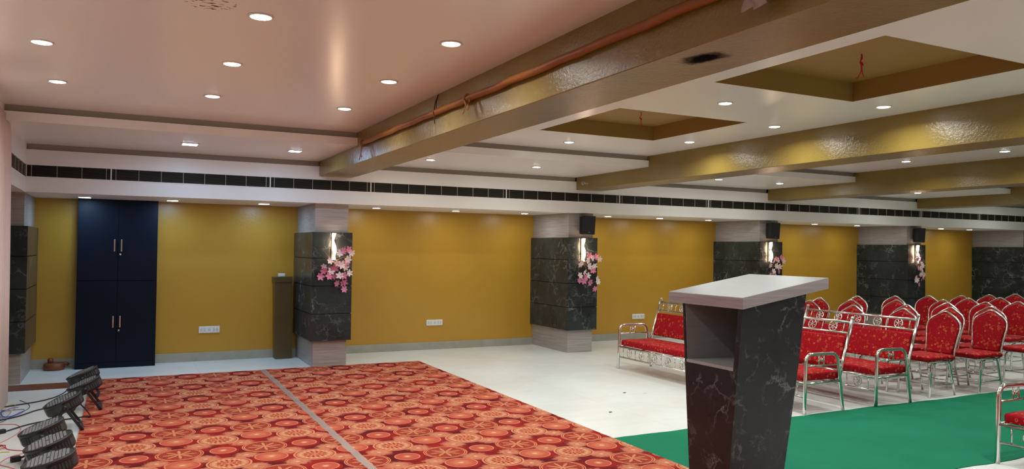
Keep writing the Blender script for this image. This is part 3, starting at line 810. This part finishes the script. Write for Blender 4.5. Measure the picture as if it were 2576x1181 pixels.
for (x, y, lab, sd) in ((4.70, 6.42, 'short red wires dangling in the far square pocket', 1), (4.66, 3.75, 'red wire bunch dangling in the big near square pocket', 2)):
    q = MB(); z = 3.018
    q.tube(rnd_corners([(x, y, z), (x+0.01, y, z-0.03), (x-0.012, y+0.01, z-0.06), (x+0.012, y-0.01, z-0.09), (x, y, z-0.05), (x+0.006, y, z-0.13), (x+0.015, y-0.01, z-0.17)], 0.02), 0.004, 6)
    if sd == 2: q.tube(rnd_corners([(x, y, z), (x-0.01, y, z-0.06), (x, y, z-0.12), (x-0.02, y+0.02, z-0.175), (x-0.035, y+0.02, z-0.17)], 0.02), 0.004, 6)
    tag(q.build('hanging_wire', M_WIRES['red']), lab, 'wire', 'red wires in the ceiling pockets')
for (y, z, lab) in ((5.103, 2.704, 'steel screw hook in the middle of the second beam side'), (9.821, 2.60, 'steel screw hook at the far end of the second beam')):
    q = MB(); x = 6.222
    q.tube([(x, y, z), (x-0.05, y, z)], 0.006, 8)
    q.tube([(x-0.075+0.022*math.cos(a), y, z+0.022*math.sin(a)) for a in [2*PI*k/16 for k in range(16)]], 0.005, 8, True)
    q.lathe([(0.014, 0), (0.014, 0.006)], 12, Matrix.Translation((x, y, z)) @ Matrix.Rotation(-PI/2, 4, 'Y'))
    tag(q.build('screw_hook', M_SILVER), lab, 'hook', 'screw hooks in the second beam')

# ---------------------------------------------------------------- lectern
t = empty('lectern', (3.36, 3.54, 0.0), 'black marble-look lectern with pale sloping top and open shelf', 'lectern')
TZ = 1.262; ox, oy = 3.36, 3.54
def bx(z, inset=0.0):
    u = (TZ-z)
    xa, xb = 3.115-0.014*u+inset, 3.61-0.080*u-inset
    ya, yb = 3.28+0.092*u+inset, 3.80-0.092*u-inset
    return xa-ox, xb-ox, ya-oy, yb-oy
def slabz(x): return 1.276+0.161*(x+ox-3.105)
def frustum(z0, z1, fn0, fn1):
    a = fn0; b = fn1
    q = MB(); q.hexa([(a[0], a[2], z0), (a[1], a[2], z0), (a[1], a[3], z0), (a[0], a[3], z0), (b[0], b[2], z1), (b[1], b[2], z1), (b[1], b[3], z1), (b[0], b[3], z1)]); return q
zs = 0.938
# lower carcass
frustum(0.015, zs-0.018, bx(0.015), bx(zs-0.018)).build('lower_body', M_MARBLE_L, t)
# side panels, back panel up to the sloping top
TH = 0.020
def panel(x0f, x1f, y0f, y1f, z0):
    """panel between z0 and the slab underside; functions of z giving faces"""
    cs = []
    for z in (z0, None):
        for (fx, fy) in ((x0f, y0f), (x1f, y0f), (x1f, y1f), (x0f, y1f)):
            zz = z0 if z is not None else TZ
            x = fx(zz); y = fy(zz)
            if z is None: zz = slabz(x)
            cs.append((x, y, zz))
    q = MB(); q.hexa(cs); return q
X0 = lambda z: bx(z)[0]; X1 = lambda z: bx(z)[1]; Ya = lambda z: bx(z)[2]; Yb = lambda z: bx(z)[3]
panel(X0, X1, Ya, lambda z: Ya(z)+TH*1.8, zs-0.018).build('side_panel', M_MARBLE_L, t)
panel(X0, X1, lambda z: Yb(z)-TH, Yb, zs-0.018).build('side_panel', M_MARBLE_L, t)
panel(lambda z: X1(z)-TH, X1, lambda z: Ya(z)+TH*1.8, lambda z: Yb(z)-TH, zs-0.018).build('back_panel', M_MARBLE_L, t)
li = 0.003
panel(lambda z: X0(z)+0.004, lambda z: X1(z)-TH-li, lambda z: Yb(z)-TH-li, lambda z: Yb(z)-TH, zs).build('inner_lining', M_TOPWHITE, t)
panel(lambda z: X0(z)+0.004, lambda z: X1(z)-TH-li, lambda z: Ya(z)+TH*1.8, lambda z: Ya(z)+TH*1.8+li, zs).build('inner_lining', M_TOPWHITE, t)
panel(lambda z: X1(z)-TH-li, lambda z: X1(z)-TH, lambda z: Ya(z)+TH*1.8, lambda z: Yb(z)-TH, zs).build('inner_lining', M_TOPWHITE, t)
a = bx(zs); q = MB(); q.box(a[0]-0.002, a[1]-TH, a[2]+TH*1.8, a[3]-TH, zs-0.018, zs); q.build('shelf', M_TOPWHITE, t)
# plinth
a = bx(0.0, -0.004); q = MB(); q.box(a[0], a[1], a[2], a[3], 0.0145, 0.05); q.build('plinth', M_MARBLE_L, t)
# sloping slab top: edges in grained laminate, worktop surface part
sx0, sx1, sy0, sy1 = 3.105-ox, 3.785-ox, 3.269-oy, 3.925-oy
th = 0.064
q = MB(); q.hexa([(sx0, sy0, slabz(sx0)), (sx1, sy0, slabz(sx1)), (sx1, sy1, slabz(sx1)), (sx0, sy1, slabz(sx0)), (sx0, sy0, slabz(sx0)+th), (sx1, sy0, slabz(sx1)+th), (sx1, sy1, slabz(sx1)+th), (sx0, sy1, slabz(sx0)+th)])
tsl = q.build('top_slab', M_LAMTOP, t, 0.0015)
q = MB(); e = 0.002; q.hexa([(x, y, slabz(x)+dz) for dz in (th+0.0002, th+0.0016) for (x, y) in ((sx0+e, sy0+e), (sx1-e, sy0+e), (sx1-e, sy1-e), (sx0+e, sy1-e))])
q.build('top_surface', M_TOPWHITE, tsl)

# ---------------------------------------------------------------- sofas
def cushion(q, x0, x1, y0, y1, z0, z1, lump=0.0, seed=0):
    rr = random.Random(seed); nx, ny = 6, max(8, int((y1-y0)/0.08))
    def P(i, j, top):
        u, v = i/nx, j/ny
        ex = min(u, 1-u)*nx; ey = min(v, 1-v)*ny
        rd = (0.0 if ex < 0.5 or ey < 0.5 else 1.0)
        h = z1 - (0.012 if rd < 1 else 0) + lump*0.5*math.sin(v*41+seed)*math.sin(u*9+seed)*rd
        return (x0+(x1-x0)*u, y0+(y1-y0)*v, h if top else z0)
    vs = [P(i, j, True) for i in range(nx+1) for j in range(ny+1)] + [P(i, j, False) for i in range(nx+1) for j in range(ny+1)]
    o = (nx+1)*(ny+1); fs = []
    for i in range(nx):
        for j in range(ny):
            a = i*(ny+1)+j; b = a+ny+1
            fs.append((a, b, b+1, a+1)); fs.append((o+a, o+a+1, o+b+1, o+b))
    for i in range(nx):
        a = i*(ny+1); b = a+ny+1; fs.append((a, o+a, o+b, b)); a += ny; b += ny; fs.append((a, b, o+b, o+a))
    for j in range(ny):
        fs.append((j, j+1, o+j+1, o+j)); a = nx*(ny+1)+j; fs.append((a, o+a, o+a+1, a+1))
    q.add(vs, fs, True)
SL_ = 1.55
def sofa(loc, label):
    t = empty('steel_sofa', loc, label, 'sofa', 'steel framed sofas with red floral cushions')
    L = SL_
    q = MB(); cushion(q, 0.015, 0.53, 0.035, L-0.035, 0.318, 0.405, 0.014, 3); o = q.build('seat_cushion', M_FABRIC, t); b = o.modifiers.new('b', 'BEVEL'); b.width = 0.018; b.segments = 3; b.limit_method = 'ANGLE'; b.angle_limit = R(50)
    # back cushion follows the leaning posts
    q = MB(); q.hexa([(0.535, 0.045, 0.44), (0.59, 0.045, 0.43), (0.59, L-0.045, 0.43), (0.535, L-0.045, 0.44), (0.610, 0.045, 0.745), (0.665, 0.045, 0.735), (0.665, L-0.045, 0.735), (0.610, L-0.045, 0.745)])
    q.build('back_cushion', M_FABRIC, t, 0.016, 4)
    for y, s in ((0.0, 1), (L, -1)):
        q = MB(); q.tube(rnd_corners([(0.0, y, 0.0), (0.012, y, 0.30), (0.02, y, 0.59), (0.46, y, 0.585), (0.50, y, 0.30), (0.545, y, 0.0)], 0.085, 7), 0.018, 12); q.build('side_frame', M_CHROME, t)
        q = MB(); q.tube([(0.02, y, 0.475), (0.475, y, 0.470)], 0.009, 8); q.tube([(0.20, y, 0.475), (0.20, y, 0.585)], 0.008, 8); q.tube([(0.27, y, 0.475), (0.27, y, 0.585)], 0.008, 8)
        q.sphere((0.235, y, 0.530), 0.020); q.build('armrest_ornament', M_CHROME, t)
        q = MB(); q.tube([(0.015, y, 0.30), (0.505, y, 0.305)], 0.014, 10); q.build('side_rail', M_CHROME, t)
        q = MB(); yy = y+s*0.018
        q.tube([(0.50, yy, 0.28), (0.545, yy, 0.45), (0.700, yy, 0.915)], 0.017, 12); q.sphere((0.705, yy, 0.93), 0.020); q.build('back_post', M_CHROME, t)
    q = MB()
    q.tube([(0.690, 0.018, 0.885), (0.690, L-0.018, 0.885)], 0.013, 10)
    q.tube([(0.655, 0.018, 0.775), (0.655, L-0.018, 0.775)], 0.011, 10)
    q.tube([(0.565, 0.018, 0.50), (0.565, L-0.018, 0.50)], 0.010, 8)
    for k in range(6): y = 0.10+(L-0.20)*k/5; q.tube([(0.655, y, 0.775), (0.690, y, 0.885)], 0.006, 6)
    br = q.build('back_rails', M_CHROME, t)
    q = MB(); q.tube([(0.012, 0, 0.300), (0.012, L, 0.300)], 0.014, 10); q.tube([(0.50, 0, 0.30), (0.50, L, 0.30)], 0.014, 10)
    q.tube([(0.010, 0, 0.163), (0.010, L, 0.163)], 0.010, 8)
    for k in range(6): y = 0.10+(L-0.20)*k/5; q.tube([(0.011, y, 0.163), (0.012, y, 0.30)], 0.006, 6)
    for k in (0.30, 0.70): q.tube([(0.012, L*k, 0.30), (0.50, L*k, 0.30)], 0.010, 8)
    sf = q.build('seat_frame', M_CHROME, t)
    def wheel(c, ax, r, par):
        q = MB(); U = Vector((0, 1, 0)); V = Vector(ax).normalized(); c = Vector(c)
        q.tube([c+(U*math.cos(a)+V*math.sin(a))*r for a in [2*PI*k/20 for k in range(20)]], 0.0062, 6, True)
        for k in range(6):
            a = PI*k/3+0.3; q.tube([c, c+(U*math.cos(a)+V*math.sin(a))*r], 0.005, 6)
        q.sphere(c, 0.010, 8); q.build('wheel_ornament', M_CHROME, par)
    for k in range(5): wheel((0.672, 0.10+(L-0.20)*(k+0.5)/5, 0.830), (0.035, 0, 0.11), 0.050, br)
    for k in range(5): wheel((0.011, 0.10+(L-0.20)*(k+0.5)/5, 0.232), (0, 0, 1), 0.052, sf)
    return t
s0 = sofa((6.03, 5.495, 0), 'red cushioned steel sofa right behind the lectern, nearest the green carpet')
copy_thing(s0, (6.00, 7.10, 0), 'red cushioned steel sofa left of the lectern, its left arm in view')
copy_thing(s0, (7.04, 5.475, 0), 'red cushioned steel sofa in second row, in front of the banquet chairs')
copy_thing(s0, (6.02, 3.61-SL_, 0.0), 'red cushioned steel sofa cut off by the lower right corner of the photo')

# ---------------------------------------------------------------- banquet chairs
def chair(loc, label):
    t = empty('banquet_chair', loc, label, 'chair', 'red floral banquet chairs in rows')
    hw = 0.20
    # seat
    q = MB(); cushion(q, -0.04, 0.44, -0.215, 0.215, 0.405, 0.465, 0.0, 1); o = q.build('seat', M_FABRIC, t, 0.018, 3)
    # backrest outline in (y,z'), swept along the lean
    def lean(z): return 0.455+0.12*max(0, (z-0.42))/0.5
    ho = [(-0.158, 0.455), (-0.176, 0.62), (-0.196, 0.73), (-0.190, 0.790), (-0.152, 0.838), (-0.070, 0.885), (-0.02, 0.912)]
    out = ho + [(-y, z) for y, z in reversed(ho)]
    sm_ = rnd_corners([(0, y, z) for y, z in out], 0.05, 3)
    n = len(sm_); q = MB(); vs = []
    for th, ins in ((-0.026, 0.016), (-0.018, 0.004), (0.016, 0.004)):
        for p in sm_:
            cyy, czz = 0, 0.68
            y = p.y*(1-ins/0.2); z = czz+(p.z-czz)*(1-ins/0.24); vs.append((lean(z)+th, y, z))
    fs = [tuple(reversed(range(n))), tuple(range(2*n, 3*n))]
    for r_ in range(2):
        for i in range(n): j = (i+1) % n; fs.append((r_*n+i, r_*n+j, (r_+1)*n+j, (r_+1)*n+i))
    q.add(vs, fs, True); q.sm[-len(fs)] = False; q.build('backrest', M_FABRIC, t)
    # chrome frame around the back, runs down to the seat sides
    hf = [(-0.185, 0.40), (-0.172, 0.47), (-0.186, 0.62), (-0.206, 0.73), (-0.202, 0.795), (-0.160, 0.850), (-0.075, 0.900), (-0.02, 0.930)]
    fr = hf + [(-y, z) for y, z in reversed(hf)]
    q = MB(); q.tube(rnd_corners([(lean(z), y, z) for y, z in fr], 0.05, 3), 0.0115, 10); q.build('back_frame', M_CHROME, t)
    q = MB()
    for s in (-1, 1): q.tube(rnd_corners([(-0.005, s*0.185, 0.392), (0.40, s*0.185, 0.385), (0.452, s*0.185, 0.41)], 0.03), 0.011, 8)
    q.tube([(0.03, -0.185, 0.39), (0.03, 0.185, 0.39)], 0.009, 8); q.tube([(0.36, -0.185, 0.386), (0.36, 0.185, 0.386)], 0.009, 8)
    q.build('seat_frame', M_CHROME, t)
    for s in (-1, 1):
        q = MB(); q.tube(rnd_corners([(0.12, s*0.187, 0.378), (0.045, s*0.190, 0.370), (0.0, s*0.197, 0.0)], 0.04), 0.0125, 10); q.build('leg', M_CHROME, t)
        q = MB(); q.tube(rnd_corners([(0.30, s*0.187, 0.378), (0.36, s*0.190, 0.370), (0.445, s*0.197, 0.0)], 0.04), 0.0125, 10); q.build('leg', M_CHROME, t)
        q = MB(); q.tube([(0.029, s*0.194, 0.13), (0.415, s*0.194, 0.13)], 0.007, 8); q.build('stretcher', M_CHROME, t)
    q = MB(); q.tube([(0.030, -0.193, 0.14), (0.030, 0.193, 0.14)], 0.007, 8); q.build('stretcher', M_CHROME, t)
    q = MB(); q.tube([(0.405, -0.193, 0.16), (0.405, 0.193, 0.16)], 0.007, 8); q.build('stretcher', M_CHROME, t)
    return t
CH_ = [(8.605, 5.76, 'first row, nearest the green carpet'), (8.50, 6.22, 'first row, second from the green carpet, behind the sofa end'), (8.39, 6.865, 'first row, peeping over the middle of second sofa'), (8.596, 7.734, 'first row, farthest from green carpet, beside the lectern edge'),
       (9.40, 5.70, 'second row, nearest the green carpet'), (9.32, 6.20, 'second row, second from the green carpet'), (9.20, 6.73, 'second row, third from the green carpet'), (9.318, 7.616, 'second row, fourth from the green carpet'), (9.258, 8.174, 'second row, farthest from the green carpet'),
       (10.55, 5.72, 'third row, cut by the right edge of the photo'), (10.03, 6.055, 'third row, second from the green carpet'), (10.15, 6.77, 'third row, third from the green carpet'), (10.0, 7.405, 'third row, fourth from the green carpet'), (10.246, 8.30, 'third row, farthest from the green carpet'),
       (10.90, 6.69, 'fourth row, nearest the green carpet'), (10.80, 7.289, 'fourth row, middle one'), (10.912, 8.126, 'fourth row, farthest from the green carpet'),
       (11.52, 6.585, 'fifth row, nearest the green carpet, at the right edge'), (11.60, 7.387, 'fifth row, middle one'), (11.625, 8.043, 'fifth row, farthest from the green carpet'),
       (12.30, 7.32, 'sixth row, nearer the green carpet'), (12.24, 7.95, 'sixth row, farther from the green carpet'), (13.0, 7.905, 'seventh row, before the last marble pillar'), (13.76, 7.94, 'backmost row, at the right edge before the marble pillar')]
c0 = None
rr = random.Random(3)
for (x, y, lab) in CH_:
    L_ = 'red banquet chair, ' + lab
    loc = (x-0.573, y, 0); rz = R(rr.uniform(-4, 4))
    if c0 is None: c0 = chair(loc, L_)
    else:
        copy_thing(c0, loc, L_, rz)

# ---------------------------------------------------------------- stage lights on the floor
def stage_light(loc, label, az, tilt):
    """disc body facing local +Z tilted, standing on a double yoke"""
    t = empty('stage_light', loc, label, 'stage light', 'black round stage lights on the floor', az)
    hgt = 0.215; r = 0.150
    T = Matrix.Translation((0, 0, hgt)) @ Matrix.Rotation(tilt, 4, 'Y')
    q = MB(); q.lathe([(r*0.80, -0.055), (r*0.97, -0.045), (r, -0.030), (r, 0.030), (r*1.02, 0.036), (r*1.02, 0.046), (r*0.96, 0.050), (r*0.94, 0.042)], 40, T); q.build('housing', M_BLACKPL, t)
    q = MB(); q.lathe([(r*0.94, 0.038), (r*0.94, 0.043), (r*0.90, 0.044)], 36, T); q.build('face_plate', M_PARFACE, t)
    q = MB()
    for i in range(-6, 7):
        for j in range(-4, 5):
            x, y = i*0.0215, j*0.030
            if math.hypot(x, y) < r*0.84 and not (abs(i) < 1 and abs(j) < 1):
                vs = [T @ Vector((x+a, y+b, z)) for z in (0.043, 0.049) for a, b in ((-0.008, -0.0125), (0.008, -0.0125), (0.008, 0.0125), (-0.008, 0.0125))]
                q.hexa(vs)
    q.build('lens_grid', M_PARRIB, t)
    q = MB(); prof = []; n = 176
    for z in (-0.026, 0.020):
        for k in range(n):
            a = 2*PI*k/n; rr_ = r+(0.005 if (k//2) % 2 else -0.001)*(1 if (k//20) % 2 else 0.1)
            prof.append(T @ Vector((rr_*math.cos(a), rr_*math.sin(a), z)))
    q.add(prof, [(k, (k+1) % n, n+(k+1) % n, n+k) for k in range(n)])
    q.build('cooling_fins', M_PARFACE, t)
    # two U-shaped yokes pivoting on the sides
    for sgn, xe, nm in ((1, 0.135, 'yoke'), (-1, -0.10, 'yoke')):
        q = MB(); ww = r+0.014
        path = rnd_corners([(0, -ww, hgt), (xe, -ww, 0.016), (xe, ww, 0.016), (0, ww, hgt)], 0.03, 4)
        vs = []
        for p in path:
            for a, b in ((-0.014, -0.003), (0.014, -0.003), (0.014, 0.003), (-0.014, 0.003)):
                side = 1 if p.y > 0 else -1
                flat = abs(p.y) < ww-0.02
                vs.append((p.x+a, p.y+(0 if flat else b), p.z+(b if flat else 0)-0.004))
        fs = [(0, 3, 2, 1)]
        for k in range(len(path)-1):
            for j in range(4): fs.append((k*4+j, k*4+(j+1) % 4, k*4+4+(j+1) % 4, k*4+4+j))
        e = (len(path)-1)*4; fs.append((e, e+1, e+2, e+3))
        q.add(vs, fs, False); yk = q.build(nm, M_BLACKPL, t)
    for s in (-1, 1):
        q = MB(); q.lathe([(0.016, 0), (0.019, 0.012), (0.014, 0.026)], 12, Matrix.Translation((0, s*(r+0.016), hgt)) @ Matrix.Rotation(-s*PI/2, 4, 'X')); q.build('clamp_knob', M_BLACKPL, yk)
    return t
AZ = R(2)
PAR = [(-0.338, 9.145, 'black round stage light farthest from the viewer, nearest the cupboard', R(-24), R(-4)), (-0.298, 8.481, 'black round stage light second from the cupboard, yoke on the red carpet', R(-24), 0),
       (-0.423, 7.628, 'black round stage light standing alone at the carpet edge, third from cupboard', R(-24), R(3)), (-0.493, 6.567, 'black round stage light fourth from the cupboard, small clamp at left', R(-20), 0),
       (-0.412, 6.063, 'black round stage light second nearest the viewer, overlapping its neighbour', R(-20), R(4)), (-0.374, 5.575, 'black round stage light nearest the viewer, cut by the bottom edge', R(-15), 0)]
p0 = None
for (x, y, lab, tl, da) in PAR:
    stage_light((x, y, 0.006), lab, AZ+da, tl)

# cables and loose wires lying on the floor (image-measured floor points turned to metres)
def floor_wire(name, m, pts, r, label, cat, group=None, z=None):
    q = MB(); P = [Vector((p[0], p[1], (p[2] if len(p) > 2 else r+0.001))) for p in pts]
    out = []
    for i in range(len(P)-1):
        a = P[max(i-1, 0)]; b = P[i]; c = P[i+1]; d = P[min(i+2, len(P)-1)]
        for k in range(6):
            u = k/6
            out.append(0.5*((2*b)+(c-a)*u+(2*a-5*b+4*c-d)*u*u+(3*b-a-3*c+d)*u**3))
    out.append(P[-1])
    for v in out: v.z = max(v.z, r)
    q.tube(out, r, 6); o = q.build(name, m); return tag(o, label, cat, group)
GC = 'black cables of the stage lights'
floor_wire('power_cable', M_CABLE, [(-1.02, 8.85), (-0.86, 8.95), (-0.72, 9.05), (-0.60, 9.22), (-0.50, 9.40, 0.04), (-0.44, 9.42, 0.16)], 0.006, 'black cable running left from the farthest stage light', 'cable', GC)
floor_wire('power_cable', M_CABLE, [(-0.95, 8.22), (-0.82, 8.35), (-0.70, 8.58), (-0.56, 8.70), (-0.46, 8.74, 0.05), (-0.40, 8.80, 0.15)], 0.006, 'black cable curving left from the second stage light', 'cable', GC)
floor_wire('power_cable', M_CABLE, [(-0.86, 7.70), (-0.72, 7.92), (-0.58, 8.03), (-0.42, 8.04), (-0.28, 8.03, 0.02), (-0.235, 8.02, 0.022), (-0.27, 8.03, 0.08), (-0.33, 7.95, 0.17)], 0.006, 'black cable under the third stage light, ending in a plug', 'cable', GC)
t = empty('cable_plug', (-0.875, 7.68, 0), 'small black plug lying on white floor at the left edge', 'plug', None, R(35))
q = MB(); q.box(-0.035, 0.03, -0.02, 0.02, 0.0, 0.034); q.build('shell', M_CABLE, t, 0.006)
q = MB(); q.tube([(-0.03, -0.008, 0.018), (-0.06, -0.008, 0.018)], 0.003, 6); q.tube([(-0.03, 0.008, 0.018), (-0.06, 0.008, 0.018)], 0.003, 6); q.build('pins', M_SILVER, t)
GW = 'thin coloured wires tangled on the floor'
def squig(cx, cy, rx, ry, n, seed):
    rr = random.Random(seed); return [(cx+rx*math.cos(k*1.15+seed)*rr.uniform(0.5, 1.1), cy+ry*math.sin(k*1.15+seed)*rr.uniform(0.5, 1.1), 0.004+0.012*rr.random()) for k in range(n)]
floor_wire('loose_wire', M_WIRES['blue'], squig(-0.90, 8.55, 0.11, 0.26, 11, 1), 0.0028, 'tangled thin blue wire on the floor at the left edge', 'wire', GW)
floor_wire('loose_wire', M_WIRES['yellow'], squig(-0.95, 8.78, 0.08, 0.16, 7, 2), 0.0028, 'yellow wire in the coloured tangle nearest the curtain', 'wire', GW)
floor_wire('loose_wire', M_WIRES['lilac'], squig(-0.96, 8.50, 0.09, 0.22, 8, 3), 0.0028, 'pale lilac wire in the tangle by the curtain', 'wire', GW)
floor_wire('loose_wire', M_WIRES['dark'], [(-1.0, 8.2), (-0.93, 8.15), (-0.86, 8.45), (-0.78, 8.7), (-0.80, 8.95), (-0.9, 9.2)], 0.0028, 'thin dark wire curving around the coloured tangle', 'wire', GW)
floor_wire('loose_wire', M_WIRES['pink'], [(-0.93, 8.05), (-0.80, 7.98), (-0.745, 7.75), (-0.78, 7.5), (-0.86, 7.25), (-0.90, 7.12)], 0.0030, 'pink wire arcing past the black plug', 'wire', GW)
floor_wire('loose_wire', M_WIRES['red'], [(-0.86, 7.10), (-0.80, 7.22), (-0.77, 7.08), (-0.70, 7.0), (-0.60, 6.95), (-0.52, 6.93, 0.01)], 0.0030, 'red wire leading to the fourth stage light', 'wire', GW)
floor_wire('loose_wire', M_WIRES['pink'], [(-0.62, 6.90), (-0.72, 6.80), (-0.76, 6.62), (-0.69, 6.50), (-0.63, 6.38), (-0.66, 6.22), (-0.72, 6.10)], 0.0030, 'long pink wire snaking to the lower left edge', 'wire', GW)
floor_wire('loose_wire', M_WIRES['red'], squig(-0.83, 7.12, 0.05, 0.10, 8, 6), 0.0028, 'knotted red wire by the fourth stage light', 'wire', GW)
floor_wire('loose_wire', M_WIRES['yellow'], [(-0.86, 6.92), (-0.80, 6.98), (-0.74, 6.97)], 0.003, 'short yellow wire end at the left edge', 'wire', GW)
t = empty('stage_clamp', (-0.655, 6.66, 0), 'small black clamp on the floor left of the fourth stage light', 'clamp', None, R(20))
q = MB(); q.box(-0.045, 0.02, -0.02, 0.02, 0.0, 0.04); q.build('jaw', M_CABLE, t, 0.006)
q = MB(); q.tube([(0.01, 0, 0.02), (0.06, 0.0, 0.035)], 0.008, 8); q.build('screw', M_CABLE, t)
# scraps on the bare floor
for k, (x, y) in enumerate(((5.26, 7.05), (5.05, 7.15), (4.32, 6.35))):
    q = MB(); q.prism([(0.02, 0), (0.006, 0.016), (-0.018, 0.006), (-0.012, -0.012)], 0.001, 0.005); o = q.build('paper_scrap', M_PLATE if k == 0 else M_CABLE); o.location = (x, y, 0)
    tag(o, ('tiny white paper scrap on the floor left of the lectern', 'tiny dark scrap on the floor near the steel sofa', 'tiny dark scrap on the floor beside the red carpet')[k], 'scrap')
